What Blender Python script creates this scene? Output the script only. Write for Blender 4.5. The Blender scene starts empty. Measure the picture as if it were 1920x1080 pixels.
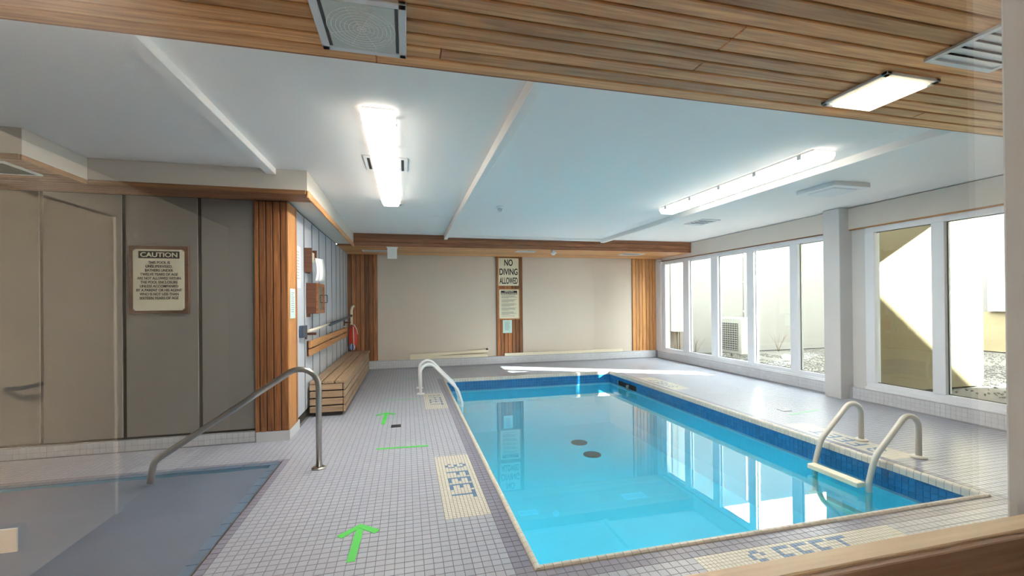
import bpy, bmesh, math, random
import numpy as np
from mathutils import Vector, Matrix
random.seed(7); rng = np.random.default_rng(7)
sc = bpy.context.scene
col = sc.collection
PI = math.pi

# ------------------------------------------------------------------ camera, world, sun, exposure
H = 1.40                                   # lens height above the deck
YAW, PITCH, ROLL, FPX, CY = 0.2400, 0.0032, -0.0095, 807.5, 565.7
cam = bpy.data.objects.new('camera', bpy.data.cameras.new('camera')); col.objects.link(cam)
fw = Vector((math.sin(YAW)*math.cos(PITCH), math.cos(YAW)*math.cos(PITCH), math.sin(PITCH)))
rt0 = Vector((math.cos(YAW), -math.sin(YAW), 0)); up0 = rt0.cross(fw)
rt = rt0*math.cos(ROLL) + up0*math.sin(ROLL); up = -rt0*math.sin(ROLL) + up0*math.cos(ROLL)
cam.matrix_world = Matrix(((rt.x, up.x, -fw.x, 0), (rt.y, up.y, -fw.y, 0), (rt.z, up.z, -fw.z, H), (0, 0, 0, 1)))
cam.data.sensor_fit = 'HORIZONTAL'; cam.data.sensor_width = 36.0
cam.data.lens = FPX/1920*36.0
cam.data.shift_y = (CY-540)/1920
cam.data.clip_start = 0.02; cam.data.clip_end = 200
sc.camera = cam
def project(P):
    q = Vector(P)-Vector((0, 0, H)); d = q.dot(fw)
    return 960+FPX*q.dot(rt)/d, CY-FPX*q.dot(up)/d, d

w = bpy.data.worlds.new('world'); sc.world = w; w.use_nodes = True
bg = w.node_tree.nodes['Background']
bg.inputs[0].default_value = (1.0, 0.985, 0.975, 1); bg.inputs[1].default_value = 5.6
sun = bpy.data.objects.new('sun', bpy.data.lights.new('sun', 'SUN')); col.objects.link(sun)
SD = Vector((-1, 0.51, -0.55)).normalized()          # the way sunlight travels
sun.rotation_euler = SD.to_track_quat('-Z', 'Y').to_euler(); sun.location = (20, -6, 14)
sun.data.energy = 26; sun.data.angle = 0.009; sun.data.color = (1, 0.95, 0.86)
sc.view_settings.view_transform = 'Standard'; sc.view_settings.look = 'None'
sc.view_settings.exposure = 2.25; sc.view_settings.gamma = 1.0; sc.view_settings.use_curve_mapping = False
TUBE_E, WARM_E, HALL_W = 16.0, 2.2, 80.0

# ------------------------------------------------------------------ helpers
def s2l(c): return tuple((x/255/12.92 if x/255 <= .04045 else ((x/255+.055)/1.055)**2.4) for x in c)
def tag(o, label=None, cat=None, group=None, kind=None):
    if label: o['label'] = label
    if cat: o['category'] = cat
    if group: o['group'] = group
    if kind: o['kind'] = kind
    return o
def empty(name, loc, label, cat, group=None, kind=None, rz=0):
    o = bpy.data.objects.new(name, None); col.objects.link(o); o.location = loc; o.rotation_euler = (0, 0, rz)
    o.empty_display_size = .05
    return tag(o, label, cat, group, kind)
def link(name, me, mat=None, parent=None, loc=(0, 0, 0), rot=None):
    o = bpy.data.objects.new(name, me); col.objects.link(o)
    if mat is not None and not me.materials: me.materials.append(mat)
    o.location = loc
    if rot is not None: o.rotation_euler = rot
    if parent is not None: setpar(o, parent)
    return o
def setpar(o, p):
    o.parent = p
    M = Matrix.LocRotScale(p.location, p.rotation_euler, p.scale)
    q = p
    while q.parent is not None:
        q = q.parent; break
    o.matrix_parent_inverse = wm(p).inverted()
def wm(o):
    L = Matrix.LocRotScale(o.location, o.rotation_euler, o.scale)
    if o.parent is None: return L
    return wm(o.parent) @ o.matrix_parent_inverse @ L
class MB:
    def __init__(s): s.v = []; s.f = []; s.sm = []
    def add(s, vs, fs, smooth=False):
        b = len(s.v); s.v += [tuple(v) for v in vs]; s.f += [tuple(i+b for i in f) for f in fs]; s.sm += [smooth]*len(fs); return s
    def box(s, x0, x1, y0, y1, z0, z1):
        return s.add([(x0,y0,z0),(x1,y0,z0),(x1,y1,z0),(x0,y1,z0),(x0,y0,z1),(x1,y0,z1),(x1,y1,z1),(x0,y1,z1)],
                     [(0,3,2,1),(4,5,6,7),(0,1,5,4),(1,2,6,5),(2,3,7,6),(3,0,4,7)])
    def cbox(s, x0, x1, y0, y1, z0, z1, c=.003):      # chamfered box
        bm = bmesh.new(); bmesh.ops.create_cube(bm, size=1)
        for v in bm.verts: v.co = Vector((x0+(v.co.x+.5)*(x1-x0), y0+(v.co.y+.5)*(y1-y0), z0+(v.co.z+.5)*(z1-z0)))
        bmesh.ops.bevel(bm, geom=bm.edges[:], offset=c, segments=1, affect='EDGES')
        bm.verts.index_update()
        s.add([v.co[:] for v in bm.verts], [[v.index for v in f.verts] for f in bm.faces]); bm.free(); return s
    def prism(s, poly, axis, a, b):                   # poly in the two other axes, extruded a..b along axis
        n = len(poly)
        def P(p, t): return {0: (t, p[0], p[1]), 1: (p[0], t, p[1]), 2: (p[0], p[1], t)}[axis]
        s.add([P(p, a) for p in poly]+[P(p, b) for p in poly],
              [tuple(range(n))[::-1], tuple(range(n, 2*n))]+[(i, (i+1) % n, n+(i+1) % n, n+i) for i in range(n)]); return s
    def tube(s, pts, r, n=14, cap=True):
        pts = [Vector(p) for p in pts]; t0 = (pts[1]-pts[0]).normalized()
        ref = Vector((0, 1, 0)) if abs(t0.y) < .8 else Vector((1, 0, 0))
        u = (ref-t0*ref.dot(t0)).normalized(); rings = []; m = len(pts)
        for i, p in enumerate(pts):
            t = (pts[min(i+1, m-1)]-pts[max(i-1, 0)]).normalized()
            u = (u-t*u.dot(t)).normalized(); vv = t.cross(u)
            rr = r[i] if isinstance(r, (list, tuple)) else r
            rings.append([p+(u*math.cos(2*PI*k/n)+vv*math.sin(2*PI*k/n))*rr for k in range(n)])
        s.add([q for R in rings for q in R], [(i*n+k, i*n+(k+1) % n, (i+1)*n+(k+1) % n, (i+1)*n+k) for i in range(m-1) for k in range(n)], True)
        if cap:
            b = len(s.v)-m*n
            s.f += [tuple(b+k for k in range(n))[::-1], tuple(b+(m-1)*n+k for k in range(n))]; s.sm += [False, False]
        return s
    def lathe(s, prof, c, n=24):                       # prof: (r, z) about vertical axis at c
        m = len(prof)
        s.add([(c[0]+r*math.cos(2*PI*k/n), c[1]+r*math.sin(2*PI*k/n), c[2]+z) for r, z in prof for k in range(n)],
              [(i*n+k, i*n+(k+1) % n, (i+1)*n+(k+1) % n, (i+1)*n+k) for i in range(m-1) for k in range(n)], True)
        b = len(s.v)-m*n
        s.f += [tuple(b+k for k in range(n))[::-1], tuple(b+(m-1)*n+k for k in range(n))]; s.sm += [False, False]
        return s
    def mesh(s, name, mat=None, fix=True):
        me = bpy.data.meshes.new(name); me.from_pydata(s.v, [], s.f)
        me.polygons.foreach_set('use_smooth', s.sm)
        if fix:
            bm = bmesh.new(); bm.from_mesh(me); bmesh.ops.recalc_face_normals(bm, faces=bm.faces[:]); bm.to_mesh(me); bm.free()
        me.update()
        if mat is not None: me.materials.append(mat)
        return me
    def build(s, name, mat, parent=None, fix=True): return link(name, s.mesh(name, mat, fix), None, parent)
def fillet(pts, rad, n=8):
    pts = [Vector(p) for p in pts]; out = [pts[0]]
    for i in range(1, len(pts)-1):
        a, p, b = pts[i-1], pts[i], pts[i+1]; R = rad[i-1] if isinstance(rad, (list, tuple)) else rad
        da, db = (a-p).normalized(), (b-p).normalized(); ang = da.angle(db)
        t = min(R/math.tan(ang/2), (a-p).length*.49, (b-p).length*.49); r = t*math.tan(ang/2)
        c = p+(da+db).normalized()*(r/math.sin(ang/2)); p0, p1 = p+da*t-c, p+db*t-c; th = p0.angle(p1)
        for k in range(n+1):
            f = k/n; out.append(c+(p0*math.sin((1-f)*th)+p1*math.sin(f*th))/math.sin(th) if th > 1e-4 else p)
    out.append(pts[-1]); return out

# ------------------------------------------------------------------ materials
def mat(name, c, rough=.5, metal=0, noise=0, nscale=8, bump=0, bscale=60, spec=.5, emit=None, estr=0, rnd=0, alpha=None):
    m = bpy.data.materials.new(name); m.use_nodes = True; nt = m.node_tree; N = nt.nodes; L = nt.links
    b = N['Principled BSDF']; c = s2l(c)
    b.inputs['Base Color'].default_value = (*c, 1); b.inputs['Roughness'].default_value = rough
    b.inputs['Metallic'].default_value = metal; b.inputs['Specular IOR Level'].default_value = spec
    if emit is not None:
        b.inputs['Emission Color'].default_value = (*s2l(emit), 1); b.inputs['Emission Strength'].default_value = estr
    tc = N.new('ShaderNodeTexCoord'); last = None
    if noise:
        n = N.new('ShaderNodeTexNoise'); n.inputs['Scale'].default_value = nscale; n.inputs['Detail'].default_value = 5
        L.new(tc.outputs['Object'], n.inputs['Vector'])
        r = N.new('ShaderNodeMapRange'); r.inputs[1].default_value = .3; r.inputs[2].default_value = .7
        r.inputs[3].default_value = 1-noise; r.inputs[4].default_value = 1+noise
        L.new(n.outputs['Fac'], r.inputs[0]); last = r.outputs[0]
    if rnd:
        gi = N.new('ShaderNodeNewGeometry'); oi = N.new('ShaderNodeObjectInfo')
        a = N.new('ShaderNodeMath'); a.operation = 'ADD'; L.new(gi.outputs['Random Per Island'], a.inputs[0]); L.new(oi.outputs['Random'], a.inputs[1])
        f = N.new('ShaderNodeMath'); f.operation = 'FRACT'; L.new(a.outputs[0], f.inputs[0])
        r = N.new('ShaderNodeMapRange'); r.inputs[3].default_value = 1-rnd; r.inputs[4].default_value = 1+rnd; L.new(f.outputs[0], r.inputs[0])
        if last is not None:
            mu = N.new('ShaderNodeMath'); mu.operation = 'MULTIPLY'; L.new(last, mu.inputs[0]); L.new(r.outputs[0], mu.inputs[1]); last = mu.outputs[0]
        else: last = r.outputs[0]
    if last is not None:
        mx = N.new('ShaderNodeVectorMath'); mx.operation = 'SCALE'; mx.inputs[0].default_value = c
        L.new(last, mx.inputs['Scale']); L.new(mx.outputs[0], b.inputs['Base Color'])
    if bump:
        n2 = N.new('ShaderNodeTexNoise'); n2.inputs['Scale'].default_value = bscale; n2.inputs['Detail'].default_value = 4
        L.new(tc.outputs['Object'], n2.inputs['Vector'])
        bp = N.new('ShaderNodeBump'); bp.inputs['Strength'].default_value = bump; bp.inputs['Distance'].default_value = .01
        L.new(n2.outputs['Fac'], bp.inputs['Height']); L.new(bp.outputs[0], b.inputs['Normal'])
    return m
def wood(name, dark, light, var=.35, rough=.45, scale=1.0):
    m = bpy.data.materials.new(name); m.use_nodes = True; nt = m.node_tree; N = nt.nodes; L = nt.links; b = N['Principled BSDF']
    tc = N.new('ShaderNodeTexCoord'); oi = N.new('ShaderNodeObjectInfo')
    off = N.new('ShaderNodeVectorMath'); off.operation = 'SCALE'; off.inputs[0].default_value = (37, 19, 53); L.new(oi.outputs['Random'], off.inputs['Scale'])
    ad = N.new('ShaderNodeVectorMath'); L.new(tc.outputs['Object'], ad.inputs[0]); L.new(off.outputs[0], ad.inputs[1])
    mp = N.new('ShaderNodeMapping'); mp.inputs['Scale'].default_value = (1.1*scale, 22*scale, 22*scale); L.new(ad.outputs[0], mp.inputs['Vector'])
    n1 = N.new('ShaderNodeTexNoise'); n1.inputs['Scale'].default_value = 1.6; n1.inputs['Detail'].default_value = 7; n1.inputs['Distortion'].default_value = 1.2
    L.new(mp.outputs[0], n1.inputs['Vector'])
    mp2 = N.new('ShaderNodeMapping'); mp2.inputs['Scale'].default_value = (4*scale, 160*scale, 160*scale); L.new(ad.outputs[0], mp2.inputs['Vector'])
    n2 = N.new('ShaderNodeTexNoise'); n2.inputs['Scale'].default_value = 1; n2.inputs['Detail'].default_value = 3; L.new(mp2.outputs[0], n2.inputs['Vector'])
    mx = N.new('ShaderNodeMath'); mx.operation = 'MULTIPLY_ADD'; L.new(n2.outputs['Fac'], mx.inputs[0]); mx.inputs[1].default_value = .35; L.new(n1.outputs['Fac'], mx.inputs[2])
    rr = N.new('ShaderNodeMapRange'); rr.inputs[1].default_value = .42; rr.inputs[2].default_value = .95; L.new(mx.outputs[0], rr.inputs[0])
    cr = N.new('ShaderNodeMix'); cr.data_type = 'RGBA'; cr.inputs[6].default_value = (*s2l(dark), 1); cr.inputs[7].default_value = (*s2l(light), 1)
    L.new(rr.outputs[0], cr.inputs[0])
    vr = N.new('ShaderNodeMapRange'); vr.inputs[3].default_value = 1-var; vr.inputs[4].default_value = 1+var*.55; L.new(oi.outputs['Random'], vr.inputs[0])
    sc_ = N.new('ShaderNodeVectorMath'); sc_.operation = 'SCALE'; L.new(cr.outputs[2], sc_.inputs[0]); L.new(vr.outputs[0], sc_.inputs['Scale'])
    L.new(sc_.outputs[0], b.inputs['Base Color']); b.inputs['Roughness'].default_value = rough
    bp = N.new('ShaderNodeBump'); bp.inputs['Strength'].default_value = .15; bp.inputs['Distance'].default_value = .002; L.new(mx.outputs[0], bp.inputs['Height']); L.new(bp.outputs[0], b.inputs['Normal'])
    return m
def glassmat(name, tint=(1, 1, 1), ior=1.45, rough=0.0, refl=(1, 1, 1), gain=1.0, ripple=0):
    m = bpy.data.materials.new(name); m.use_nodes = True; nt = m.node_tree; N = nt.nodes; L = nt.links
    N.remove(N['Principled BSDF']); out = N['Material Output']
    t = N.new('ShaderNodeBsdfTransparent'); t.inputs[0].default_value = (*tint, 1)
    g = N.new('ShaderNodeBsdfGlossy'); g.inputs['Roughness'].default_value = rough; g.inputs[0].default_value = (*refl, 1)
    # Schlick reflectance on |N.I|, the same from both sides of the thin sheet
    F0 = ((ior-1)/(ior+1))**2
    ge = N.new('ShaderNodeNewGeometry'); dt = N.new('ShaderNodeVectorMath'); dt.operation = 'DOT_PRODUCT'
    L.new(ge.outputs['Normal'], dt.inputs[0]); L.new(ge.outputs['Incoming'], dt.inputs[1])
    ab = N.new('ShaderNodeMath'); ab.operation = 'ABSOLUTE'; L.new(dt.outputs['Value'], ab.inputs[0])
    om = N.new('ShaderNodeMath'); om.operation = 'SUBTRACT'; om.inputs[0].default_value = 1; om.use_clamp = True; L.new(ab.outputs[0], om.inputs[1])
    pw = N.new('ShaderNodeMath'); pw.operation = 'POWER'; pw.inputs[1].default_value = 5; L.new(om.outputs[0], pw.inputs[0])
    ma = N.new('ShaderNodeMath'); ma.operation = 'MULTIPLY_ADD'; ma.inputs[1].default_value = 1-F0; ma.inputs[2].default_value = F0; L.new(pw.outputs[0], ma.inputs[0])
    fo = ma.outputs[0]
    if gain != 1:
        mu = N.new('ShaderNodeMath'); mu.operation = 'MULTIPLY'; mu.use_clamp = True; mu.inputs[1].default_value = gain; L.new(fo, mu.inputs[0]); fo = mu.outputs[0]
    if ripple:
        tc = N.new('ShaderNodeTexCoord'); n = N.new('ShaderNodeTexNoise'); n.inputs['Scale'].default_value = 3; n.inputs['Detail'].default_value = 1; L.new(tc.outputs['Object'], n.inputs['Vector'])
        bp = N.new('ShaderNodeBump'); bp.inputs['Strength'].default_value = ripple; bp.inputs['Distance'].default_value = .01; L.new(n.outputs['Fac'], bp.inputs['Height'])
        L.new(bp.outputs[0], g.inputs['Normal'])
    x = N.new('ShaderNodeMixShader'); L.new(fo, x.inputs[0]); L.new(t.outputs[0], x.inputs[1]); L.new(g.outputs[0], x.inputs[2]); L.new(x.outputs[0], out.inputs[0])
    return m
def emat(name, c, s):
    m = bpy.data.materials.new(name); m.use_nodes = True; b = m.node_tree.nodes['Principled BSDF']
    b.inputs['Base Color'].default_value = (.8, .8, .8, 1); b.inputs['Emission Color'].default_value = (*s2l(c), 1); b.inputs['Emission Strength'].default_value = s
    return m
M = dict(
    tile=mat('deck_tile', (164, 169, 184), .3, rnd=.04, noise=.04, nscale=1.2),
    border=mat('border_tile', (130, 132, 151), .28, rnd=.05, noise=.04, nscale=1.5),
    cream_tile=mat('cream_tile', (208, 205, 195), .35, rnd=.04),
    blue_tile=mat('blue_tile', (84, 124, 168), .35, rnd=.08),
    grout=mat('grout', (112, 112, 120), .9),
    curb_tile=mat('curb_tile', (206, 209, 216), .35, rnd=.04),
    curb_grout=mat('curb_grout', (160, 162, 170), .9),
    coping=mat('coping_tile', (212, 206, 196), .4, rnd=.06),
    pool=mat('pool_plaster', (214, 242, 255), .7, noise=.03, nscale=1.0),
    wl_tile=mat('waterline_tile', (30, 112, 172), .25, rnd=.14),
    wl_grout=mat('waterline_grout', (110, 160, 190), .8),
    ceil=mat('ceiling_paint', (246, 242, 240), .85, bump=.12, bscale=70),
    white=mat('white_paint', (232, 234, 238), .5),
    cream=mat('cream_paint', (216, 210, 202), .8, noise=.02, nscale=2),
    beige=mat('beige_paint', (212, 201, 189), .65, noise=.025, nscale=1.2, bump=.05, bscale=50),
    grey_board=mat('grey_board', (192, 198, 210), .6, noise=.03, nscale=3),
    taupe=mat('taupe_panel', (132, 129, 126), .6, noise=.03, nscale=2),
    taupe_gap=mat('taupe_joint', (58, 56, 54), .8),
    joint_shade=mat('joint_shadow_strip', (140, 144, 154), .8),
    concrete=mat('pillar_paint', (206, 206, 208), .75, noise=.03, nscale=3, bump=.1, bscale=40),
    frame=mat('window_frame', (226, 231, 240), .4),
    gasket=mat('gasket', (48, 52, 56), .6),
    steel=mat('brushed_steel', (176, 174, 170), .28, metal=1),
    painted_rail=mat('painted_rail', (205, 202, 194), .35),
    white_rail=mat('white_rail', (236, 238, 242), .3),
    plastic=mat('cream_plastic', (236, 228, 206), .4),
    soffit=wood('cedar_soffit', (172, 112, 62), (244, 182, 120), .28),
    column=wood('cedar_column', (116, 66, 36), (192, 126, 74), .48),
    header=wood('cedar_header', (120, 74, 50), (178, 118, 80), .2),
    trimwood=wood('trim_wood', (110, 72, 42), (170, 120, 74), .1),
    bench=wood('bench_wood', (136, 110, 86), (188, 160, 130), .14),
    rail_wood=wood('rail_wood', (170, 112, 62), (214, 158, 100), .12),
    dkwood=wood('dark_stained_wood', (70, 40, 26), (112, 68, 46), .1),
    sillwood=wood('sill_wood', (226, 200, 166), (246, 226, 194), .05),
    brownwood=wood('brown_panel', (150, 124, 106), (186, 160, 140), .1),
    gap=mat('plank_gap', (40, 26, 18), .9),
    sign=mat('sign_cream', (228, 223, 200), .45, noise=.02),
    black=mat('black_print', (22, 24, 22), .6),
    ink=mat('grey_print', (120, 122, 120), .7),
    mint=mat('mint_paper', (196, 226, 222), .8),
    paper=mat('white_paper', (236, 238, 240), .8),
    green=mat('green_tape', (70, 200, 80), .6),
    greenfaint=mat('worn_green_tape', (150, 200, 165), .7),
    navy=mat('navy_plastic', (58, 70, 88), .5),
    red=mat('red_vinyl', (222, 58, 34), .35),
    rope=mat('white_rope', (232, 226, 218), .8),
    bluerope=mat('blue_rope', (70, 110, 180), .8, noise=.4, nscale=60),
    cover=mat('spa_cover', (104, 116, 136), .5, noise=.06, nscale=2.2, bump=.25, bscale=9),
    rim=mat('rim_tile', (92, 116, 142), .35, rnd=.08),
    dark=mat('dark_metal', (44, 46, 50), .5),
    hole=mat('dark_hole', (14, 14, 16), .9),
    grille=mat('painted_grille', (214, 217, 222), .45),
    lens=mat('prismatic_lens', (196, 206, 204), .18, bump=.3, bscale=120),
    tube=emat('fluorescent_lens', (255, 247, 234), TUBE_E),
    tubeside=emat('lens_shell', (255, 247, 234), .7),
    warm=emat('warm_lens', (255, 226, 176), WARM_E),
    clearplastic=mat('clear_clip', (235, 236, 238), .3),
    glass=glassmat('window_glass', (.93, .97, .95)),
    hallglass=glassmat('hall_glass', (.97, .98, .97), gain=1.5),
    water=glassmat('water', (.27, .78, .91), 1.33, ripple=.02, gain=1.6),
    yardwall=mat('yard_stucco', (116, 115, 112), .9, noise=.03, nscale=1.5, bump=.15, bscale=40),  # darker than the cream stucco itself, toning down the daylight by colour
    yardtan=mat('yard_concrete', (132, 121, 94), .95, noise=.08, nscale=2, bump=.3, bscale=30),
    gravel=mat('gravel', (88, 86, 82), .95, noise=.25, nscale=40, rnd=.25, bump=.4, bscale=60),  # colour darkened below the real gravel to hold back the bright yard
    ac=mat('ac_enamel', (158, 158, 153), .45),  # white enamel darkened in its colour to offset the exposure outdoors
    bark=mat('twig_bark', (96, 78, 66), .9),
    door=mat('hall_door_paint', (216, 196, 172), .5),
    hallwall=mat('hall_wall_paint', (190, 176, 158), .8),
    halldark=mat('hall_dark_paint', (60, 54, 50), .9),
    hallfloor=mat('hall_floor', (84, 64, 52), .4),
)
# ------------------------------------------------------------------ shared plank meshes
_pl = {}
def plank_mesh(l, wd, t, m, ch=.004):
    k = (round(l, 3), round(wd, 4), round(t, 4), m.name)
    if k not in _pl: _pl[k] = MB().cbox(-l/2, l/2, -wd/2, wd/2, -t/2, t/2, min(ch, t*.3)).mesh('plank', m)
    return _pl[k]
def plank(parent, c, l, wd, t, m, along='x', face='z', name='plank', ch=.004):
    """long axis 'along', thickness axis 'face'"""
    ax = {'x': Vector((1, 0, 0)), 'y': Vector((0, 1, 0)), 'z': Vector((0, 0, 1))}
    X, Z = ax[along], ax[face]; Y = Z.cross(X)
    R = Matrix((X, Y, Z)).transposed()
    return link(name, plank_mesh(l, wd, t, m, ch), None, parent, c, R.to_euler())

# ------------------------------------------------------------------ dimensions
ZC, ZS = 2.706, 2.47                  # white ceiling, timber soffits
p = .051                              # tile pitch
GX0, GY0 = .64, 2.16                  # inner corner of the deck round the pool
GX1, GY1 = GX0+66*p, GY0+115*p
PX0, PX1, PY0, PY1 = GX0+.036, GX1-.036, GY0+.036, GY1-.036
YB = 9.69                             # back wall
YA = 4.92                             # alcove wall
XL = -1.215                           # plank wall
XR = 6.16                             # window plane
YG = .64                              # glass of the hall window
SPX, SPY = GX0-34*p, GY0+41*p         # spa cut-out corner
SPX0, SPY0 = SPX-60*p, GY0-14*p
WZ = -.235                            # water level

# ------------------------------------------------------------------ floor
fl = MB()
zt, zb = -.003, -.12
def slab(x0, x1, y0, y1): fl.box(x0, x1, y0, y1, zb, zt)
XLL = -4.4
slab(XLL, SPX0, YG, YA); slab(SPX0, SPX, YG, SPY0); slab(SPX0, SPX, SPY, YA)
slab(SPX, GX0, YG, YB); slab(XLL, SPX, YA, YA+.1)
slab(XL-.1, SPX, YA+.1, YB)
slab(GX0, GX1, YG, GY0); slab(GX0, GX1, GY1, YB); slab(GX1, XR+.15, YG, YB)
floor = fl.build('floor', M['grout']); tag(floor, 'small grey square tiled pool deck with dark grout', 'floor', kind='structure')

# depth panels: (x0,y0,cols,rows,text orientation)
GL = {'3': ['.##.', '#..#', '...#', '.##.', '...#', '#..#', '.##.'], 'F': ['####', '#...', '#...', '###.', '#...', '#...', '#...'],
      'E': ['####', '#...', '#...', '###.', '#...', '#...', '####'], 'T': ['#####', '..#..', '..#..', '..#..', '..#..', '..#..', '..#..'], ' ': ['..']*7}
def textcells(t):
    rows = ['']*7
    for i, ch in enumerate(t):
        for r in range(7): rows[r] += GL[ch][r]+('.' if i < len(t)-1 and ch != ' ' else '')
    return rows
T3 = textcells('3 FEET'); TL = len(T3[0])
panels = []   # x0, y0, ncols small, nrows small, set of blue (i,j)
def panel_left(j0, nt):           # reads from the plank wall, tops towards the pool
    nr = nt*2; st = (nr-TL)//2-1
    blue = {(3+6-r, nr-1-st-c) for r in range(7) for c in range(TL) if T3[r][c] == '#'}
    panels.append((GX0-8*p, GY0+j0*p, 12, nr, blue))
def panel_right(j0, nt):          # reads from the window side
    nr = nt*2; st = (nr-TL)//2-1
    blue = {(2+r, st+c) for r in range(7) for c in range(TL) if T3[r][c] == '#'}
    panels.append((GX1+2*p, GY0+j0*p, 12, nr, blue))
panel_left(13, 23); panel_left(72, 20); panel_right(14, 22); panel_right(76, 22)
blueC = {(12+i, 12-2-r) for r, row in enumerate(['.##.', '#..#', '#...', '.##.', '...#', '#..#', '.##.']) for i, ch in enumerate(row) if ch == '#'}
blueC |= {(12+6+i, 12-2-r) for r in range(7) for i, ch in enumerate(T3[r][6:]) if ch == '#'}
panels.append((GX0+17*p, GY0-8*p, 54, 12, blueC))
def in_panel(x, y): return any(a < x < a+nc*p/2 and b < y < b+nr*p/2 for a, b, nc, nr, _ in panels)
FRUST = (project,)
def tiles_np(name, cx, cy, size, gap, mt, parent, z=0.0, depth=.004, ch=.0008):
    """many flat square tiles with chamfered edges as one mesh"""
    cx = np.asarray(cx); cy = np.asarray(cy); n = len(cx)
    if n == 0: return None
    h = (size-gap)/2; h2 = h-ch
    q = np.array([(-h,-h,-depth),(h,-h,-depth),(h,h,-depth),(-h,h,-depth),(-h2,-h2,0),(h2,-h2,0),(h2,h2,0),(-h2,h2,0)])
    V = np.repeat(q[None], n, 0); V[:, :, 0] += cx[:, None]; V[:, :, 1] += cy[:, None]; V[:, :, 2] += z
    F = np.array([(4,5,6,7),(0,1,5,4),(1,2,6,5),(2,3,7,6),(3,0,4,7)]); F = (F[None]+(np.arange(n)*8)[:, None, None]).reshape(-1, 4)
    me = bpy.data.meshes.new(name); me.vertices.add(n*8); me.vertices.foreach_set('co', V.ravel().astype(np.float32))
    me.loops.add(len(F)*4); me.loops.foreach_set('vertex_index', F.ravel().astype(np.int32))
    me.polygons.add(len(F)); me.polygons.foreach_set('loop_start', np.arange(0, len(F)*4, 4, dtype=np.int32)); me.polygons.foreach_set('loop_total', np.full(len(F), 4, dtype=np.int32))
    me.polygons.foreach_set('use_smooth', np.zeros(len(F), dtype=bool)); me.update(calc_edges=True); me.materials.append(mt)
    o = link(name, me, None, parent); o['kind'] = 'stuff'; return o
def tile_mesh(size, gap, mt, depth=.004, ch=.0008):
    h = (size-gap)/2; h2 = h-ch
    return MB().add([(-h,-h,-depth),(h,-h,-depth),(h,h,-depth),(-h,h,-depth),(-h2,-h2,0),(h2,-h2,0),(h2,h2,0),(-h2,h2,0)],
                    [(4,5,6,7),(0,1,5,4),(1,2,6,5),(2,3,7,6),(3,0,4,7)]).mesh('tile', mt, False)
cells = {'tile': [], 'border': []}
i0, i1 = math.floor((XLL-GX0)/p)+1, math.floor((6.075-GX0)/p)
j0_, j1_ = math.floor((YG+.05-GY0)/p)+1, math.floor((9.62-GY0)/p)
for i in range(i0, i1+1):
    x = GX0+(i+.5)*p
    for j in range(j0_, j1_):
        y = GY0+(j+.5)*p
        if 0 <= i < 66 and 0 <= j < 115: continue
        if SPX0 < x < SPX and SPY0 < y < SPY: continue
        if y > YA-.02 and x < XL+.02: continue
        if in_panel(x, y): continue
        b = (-2 <= i < 68 and -2 <= j < 117) or (SPX0 < x < SPX+p and SPY0-p < y < SPY+p)
        cells['border' if b else 'tile'].append((x, y))
GAPW = .0028
def showsize(x, y):
    px, py, d = project((x, y, 0))
    if d < .2 or not (5 < px < 1870 and 0 < py < 1077): return 0
    if py > 1080-(px-1277)*.183-4: return 0           # behind the window rail
    # area of one tile in pixels
    a = project((x+p, y, 0)); b = project((x, y+p, 0))
    return abs((a[0]-px)*(b[1]-py)-(a[1]-py)*(b[0]-px))
allc = [(showsize(*c), k, c) for k in cells for c in cells[k]]
allc.sort(key=lambda t: -t[0])
own = allc[:300]; rest = allc[300:]
tm = {k: tile_mesh(p, GAPW, M[k]) for k in cells}
for s_, k, c in own: link('tile', tm[k], None, floor, (c[0], c[1], 0))
for k in cells:
    a = np.array([c for s_, kk, c in rest if kk == k]); tiles_np('deck_tiles' if k == 'tile' else 'border_tiles', a[:, 0], a[:, 1], p, GAPW, M[k], floor)
cr, bl = [], []
for a, b, nc, nr, blue in panels:
    for i in range(nc):
        for j in range(nr):
            (bl if (i, j) in blue else cr).append((a+(i+.5)*p/2, b+(j+.5)*p/2))
cr = np.array(cr); bl = np.array(bl)
tiles_np('depth_marker_tiles', cr[:, 0], cr[:, 1], p/2, .002, M['cream_tile'], floor, ch=.0008)
tiles_np('depth_letter_tiles', bl[:, 0], bl[:, 1], p/2, .002, M['blue_tile'], floor, ch=.0008)

# ------------------------------------------------------------------ pool basin, coping, water
ZP = -1.02
pb = MB()
pb.box(PX0-.3, PX1+.3, PY0-.3, PY1+.3, ZP-.15, ZP)
zz = -.236
pb.box(PX0-.3, PX0-.006, PY0-.3, PY1+.3, ZP, zz); pb.box(PX1+.006, PX1+.3, PY0-.3, PY1+.3, ZP, zz)
pb.box(PX0-.006, PX1+.006, PY0-.3, PY0-.006, ZP, zz); pb.box(PX0-.006, PX1+.006, PY1+.006, PY1+.3, ZP, zz)
pool = pb.build('pool_basin', M['pool']); tag(pool, 'rectangular pool basin with pale plaster floor and blue waterline tiles', 'pool', kind='structure')
g = MB()
for a in ((PX0-.03, PX0-.003, PY0-.03, PY1+.03), (PX1+.003, PX1+.03, PY0-.03, PY1+.03), (PX0-.03, PX1+.03, PY0-.03, PY0-.003), (PX0-.03, PX1+.03, PY1+.003, PY1+.03)): g.box(*a, -.236, -.012)
g.build('waterline_backing', M['wl_grout'], pool)
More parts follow.
